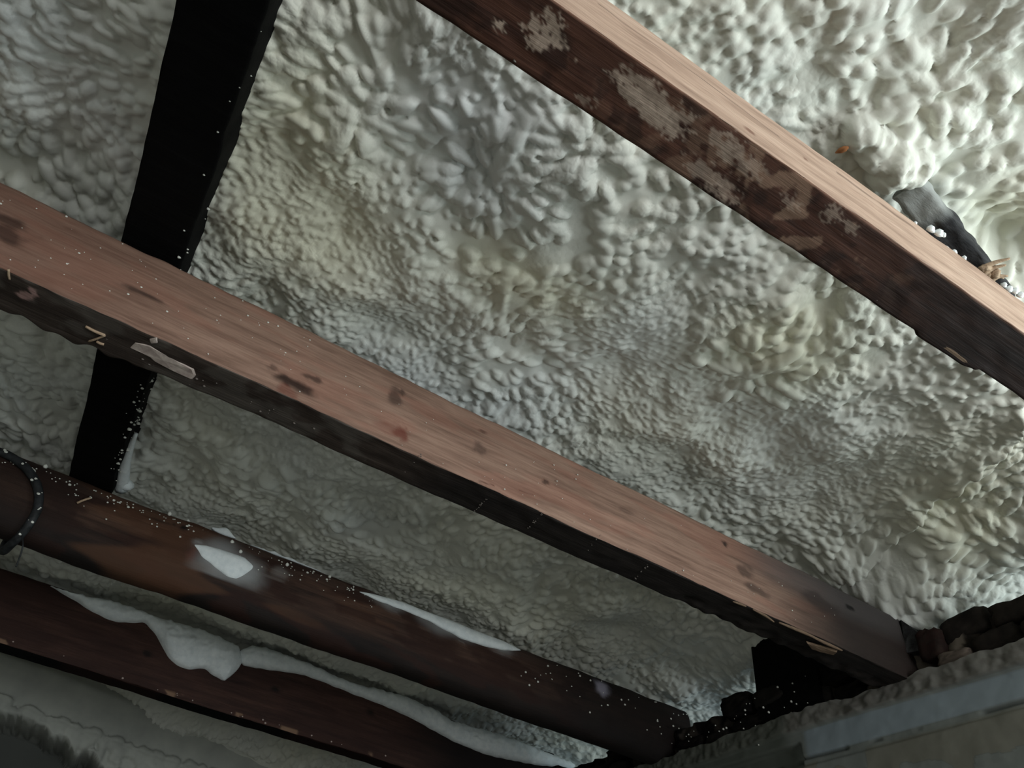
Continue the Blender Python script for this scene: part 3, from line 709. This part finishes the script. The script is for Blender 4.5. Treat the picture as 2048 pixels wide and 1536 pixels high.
# masonry core behind the plaster
mb = MB()
for b in [(XW + .03, XW + .22, SIDE['y1'], 3.72, -1.70, .690), (XW, XW + .22, -2.45, SIDE['y0'], -1.70, .690), (XW, XW + .22, SIDE['y0'], SIDE['y1'], -1.70, SIDE['z0']), (XW, XW + .03, SIDE['y1'], .545, -1.70, .690)]: mb.add(*box_vf(*b))
mb.build('wall_core', M_render, WR, smooth_=False)
# ragged bricks: two courses of individually worn bricks
V = []; FS = []; ST = []
def rough_brick(c, s, rot, col, am, seed):
    n = 9; base = len(V); idx = {}
    rg = np.random.default_rng(seed)
    for face in range(6):
        axn = face // 2; sg = 1 if face % 2 else -1; o1, o2 = [k for k in range(3) if k != axn]
        for i in range(n):
            for j in range(n):
                p = np.zeros(3); p[axn] = sg; p[o1] = 2 * i / (n - 1) - 1; p[o2] = 2 * j / (n - 1) - 1
                key = tuple(np.round(p, 4))
                if key in idx: continue
                q = p / (np.sum(np.abs(p) ** 7) ** (1 / 7))
                d = 1 + 0.16 * (vn(np.array(p[0] * 2 + seed), np.array(p[1] * 2 + p[2] * 3.1), 0.7, 450) - .5)
                l = q * d * np.array(s) / 2
                l = np.array([l[0], l[1] * math.cos(rot) - l[2] * math.sin(rot), l[1] * math.sin(rot) + l[2] * math.cos(rot)])
                idx[key] = len(V); V.append(np.array(c) + l)
                ma = am * (0.55 + .9 * (rg.random() - .2)); ST.append((*col[:3], float(np.clip(ma, 0, 1))))
        for i in range(n - 1):
            for j in range(n - 1):
                ks = []
                for a, b in ((i, j), (i + 1, j), (i + 1, j + 1), (i, j + 1)):
                    p = np.zeros(3); p[axn] = sg; p[o1] = 2 * a / (n - 1) - 1; p[o2] = 2 * b / (n - 1) - 1; ks.append(idx[tuple(np.round(p, 4))])
                flip = (sg > 0) == (axn == 1)
                FS.append(tuple(ks[::-1]) if flip else tuple(ks))
k = 0
for course, (zc, off) in enumerate([(0.722, 0.0), (0.775, 0.07)]):
    y = 0.33 + off
    while y < 3.4:
        L = rng.uniform(0.085, 0.14)
        skip = (course == 1 and (0.885 < y + L / 2 < 1.02 or (y > 1.45 and rng.random() < .35) )) or any(abs(y + L / 2 - yy - .04) < .03 for yy in ())
        inj = any(yj - L / 2 - .005 < y + L / 2 < yj + .08 + L / 2 for yj in (y2, y3, y4))
        if not skip and not inj:
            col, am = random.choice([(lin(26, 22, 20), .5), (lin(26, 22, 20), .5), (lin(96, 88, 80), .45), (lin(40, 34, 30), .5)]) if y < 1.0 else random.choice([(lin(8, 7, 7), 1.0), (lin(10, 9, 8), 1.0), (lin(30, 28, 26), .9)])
            h = rng.uniform(0.044, 0.056); dz = rng.normal(0, .006)
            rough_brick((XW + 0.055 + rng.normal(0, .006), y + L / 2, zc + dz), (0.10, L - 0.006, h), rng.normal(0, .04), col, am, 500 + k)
        k += 1; y += L
rough_brick((XW + 0.05, 0.842, 0.762), (0.10, 0.055, 0.064), 0.1, lin(46, 22, 20), .5, 771)
rough_brick((XW + 0.03, 0.80, 0.715), (0.06, 0.07, 0.036), 0.1, lin(132, 118, 108), .6, 772)
BR = mesh_obj('exposed_brickwork', V, FS, M_brick, WR, attrs={'stain': np.array(ST)})
tag(BR, 'ragged sooty bricks along the wall head')
# rubble / mortar bed under the bricks
yb = np.arange(0.36, 3.4, 0.006); zb_ = np.linspace(0.684, 0.808, 24); Yb, Zb2 = np.meshgrid(yb, zb_, indexing='ij')
Xb = XW + 0.026 + 0.03 * (fbm(Yb, Zb2, 0.03, 460) - .4) ; top = smooth((Zb2 - .78) / .028); Xb = Xb + top * .05
Zb3 = Zb2 - 0.035 * top * fbm(Yb, 0 * Yb, 0.06, 461)
stm = np.zeros(Yb.shape + (4,)); stm[..., :3] = lin(120, 110, 100)[:3]; stm[..., 3] = 0.85 * smooth((fbm(Yb, Zb2, 0.04, 462) - .5) / .1)
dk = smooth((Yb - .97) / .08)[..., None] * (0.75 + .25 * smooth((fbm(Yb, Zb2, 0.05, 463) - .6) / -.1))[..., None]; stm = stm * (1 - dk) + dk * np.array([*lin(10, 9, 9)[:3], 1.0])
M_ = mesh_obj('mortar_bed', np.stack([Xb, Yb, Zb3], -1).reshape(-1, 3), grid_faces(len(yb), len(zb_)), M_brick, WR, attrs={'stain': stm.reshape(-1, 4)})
P = []
for k in range(60):
    px = rng.uniform(1340, 1620); py = 1400 + (1620 - px) * .30 + rng.normal(0, 28); q = onX(px, py, XW - .004); P.append((q, rng.choice([.001, .0014, .002, .003])))
flecks(WR, 'foam_flecks', P, 2500)

# ---- black post standing on the wall head behind joist 2
POST = bar('timber_post', (XW + 0.03, 1.245, 0.672), (XW + 0.03, 1.245, 0.99), 0.10, 0.10, M_black, 480, n=30) if False else None
Vp, fp = [], []
xs_, ys_ = (XW + 0.004, XW + 0.10), (1.13, 1.325)
mb = MB(); n = 30
for i in range(n):
    z = 0.705 + (0.975 - 0.705) * i / (n - 1)
    for kx, ky in [(0, 0), (.5, 0), (1, 0), (1, .5), (1, 1), (.5, 1), (0, 1), (0, .5)]:
        j = 0.003 * (vn(np.array(z), np.array(kx * 3 + ky * 7), .03, 481) - .5) * 2
        Vp.append((xs_[0] + kx * (xs_[1] - xs_[0]) + j, ys_[0] + ky * (ys_[1] - ys_[0]) + j, z))
fp = [tuple(q) for q in grid_faces(n, 8, True).tolist()] + [tuple(range(8)), tuple((n - 1) * 8 + k for k in range(8))[::-1]]
POST = mesh_obj('timber_post', Vp, fp, M_black, attrs={'stain': np.zeros((len(Vp), 4))}, smooth_=False)
tag(POST, 'black timber post standing on the wall head just behind the middle joist', 'post')
# ---- dark wedge packed beside the end of joist 2
mb = MB()
w0 = [onX(*p, XW + 0.012) for p in [(1786, 1252), (1802, 1240), (1840, 1268), (1845, 1300), (1812, 1306)]]
V = [p for p in w0] + [p + np.array([.05, 0.004, 0.0]) for p in w0]
c = (w0[1] + w0[4]) / 2
fs = [(0, 1, 4), (1, 2, 3, 4), (5, 9, 6), (6, 9, 8, 7), (0, 5, 6, 1), (1, 6, 7, 2), (2, 7, 8, 3), (3, 8, 9, 4), (4, 9, 5, 0)]
WED = mesh_obj('wedge', V, fs, [M_char, M_black], mat_idx=[1, 0, 1, 0, 1, 0, 0, 0, 1], attrs={'stain': np.zeros((10, 4))}, smooth_=False)
tag(WED, 'small dark wooden wedge on the bricks beside the end of the middle joist', 'wedge')

# ---------------------------------------------------------------- far wall, smooth band under the ceiling and rough foot
ys = axis([(-1.32, -.7, .03), (-.7, 1.45, .006)]); zs = axis([(-1.70, 0.50, 0.05), (0.50, 0.97, 0.005)])
Xf, Zf = np.meshgrid(ys, zs, indexing='ij')
edge_z = 0.772 + 0.02 * (fbm(Xf, 0 * Xf, 0.10, 502) - .5) + 0.02 * smooth((-.1 - Xf) / .3)
foot = smooth((edge_z - Zf) / 0.012)
Yf = 3.47 - 0.20 * smooth((0.50 - Xf) / 0.95) - 0.02 * np.exp(-((Zf - 0.905) / .02) ** 2) + 0.010 * (fbm(Xf, Zf, 0.2, 501) - .5)
Cl = np.zeros_like(Xf)
for k in range(420):
    cx_ = rng.uniform(-1.0, 1.2); cz_ = 0.772 + 0.02 * (vn(np.array(cx_), np.array(0.0), 0.10, 502) - .5) - abs(rng.normal(0, .03)); r = rng.uniform(.010, .026)
    splat(cx_, cz_, r * 1.2, r, rng.uniform(0, 3), r * .8, .008, .5, (ys, zs, Cl))
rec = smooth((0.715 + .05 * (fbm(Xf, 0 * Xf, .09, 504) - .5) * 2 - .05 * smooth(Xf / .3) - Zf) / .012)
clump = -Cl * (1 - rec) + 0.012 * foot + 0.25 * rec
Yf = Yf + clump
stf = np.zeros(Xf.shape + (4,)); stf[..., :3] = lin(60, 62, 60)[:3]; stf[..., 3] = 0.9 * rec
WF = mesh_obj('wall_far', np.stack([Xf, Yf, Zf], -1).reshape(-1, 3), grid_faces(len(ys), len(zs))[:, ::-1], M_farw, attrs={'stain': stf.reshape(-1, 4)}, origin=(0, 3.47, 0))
tag(WF, 'smooth grey rendered far wall under the lowest joist, rough at its foot', kind='structure')

# ---------------------------------------------------------------- unseen rest of the room: left wall, back wall with the window, floor
V, f = box_vf(-1.42, -1.30, -2.45, 3.75, -1.70, 1.02); tag(mesh_obj('wall_left', V, f, M_render, smooth_=False), 'grey side wall', kind='structure')
mb = MB()
for b in [(-1.42, WIN['x0'], -2.57, -2.45, -1.70, 1.02), (WIN['x1'], 1.63, -2.57, -2.45, -1.70, 1.02), (WIN['x0'], WIN['x1'], -2.57, -2.45, -1.70, WIN['z0']), (WIN['x0'], WIN['x1'], -2.57, -2.45, WIN['z1'], 1.02)]:
    mb.add(*box_vf(*b))
tag(mb.build('wall_back', M_render, smooth_=False), 'grey wall with the window', kind='structure')
mb = MB(); t = .05
for b in [(WIN['x0'], WIN['x1'], -2.54, -2.48, WIN['z0'], WIN['z0'] + t), (WIN['x0'], WIN['x1'], -2.54, -2.48, WIN['z1'] - t, WIN['z1']), (WIN['x0'], WIN['x0'] + t, -2.54, -2.48, WIN['z0'], WIN['z1']), (WIN['x1'] - t, WIN['x1'], -2.54, -2.48, WIN['z0'], WIN['z1'])]:
    mb.add(*box_vf(*b))
tag(mb.build('window_1', M_frame, smooth_=False), 'open window frame in the back wall', kind='structure')
V, f = box_vf(-1.42, 1.63, -2.57, 3.75, -1.80, -1.70); tag(mesh_obj('floor', V, f, M_floor, smooth_=False), 'grey concrete floor', kind='structure')
V, f = box_vf(-1.42, 2.05, -2.60, 3.80, 1.03, 1.06); tag(mesh_obj('ceiling_deck', V, f, M_frame, ceiling, smooth_=False), 'roof boards above the foam')
V, f = box_vf(-1.32, 1.45, -2.57, -0.98, 0.90, 0.96); mesh_obj('ceiling_board', V, f, M_frame, ceiling, smooth_=False)
for o in bpy.data.objects:
    if '_o' in o: del o['_o']
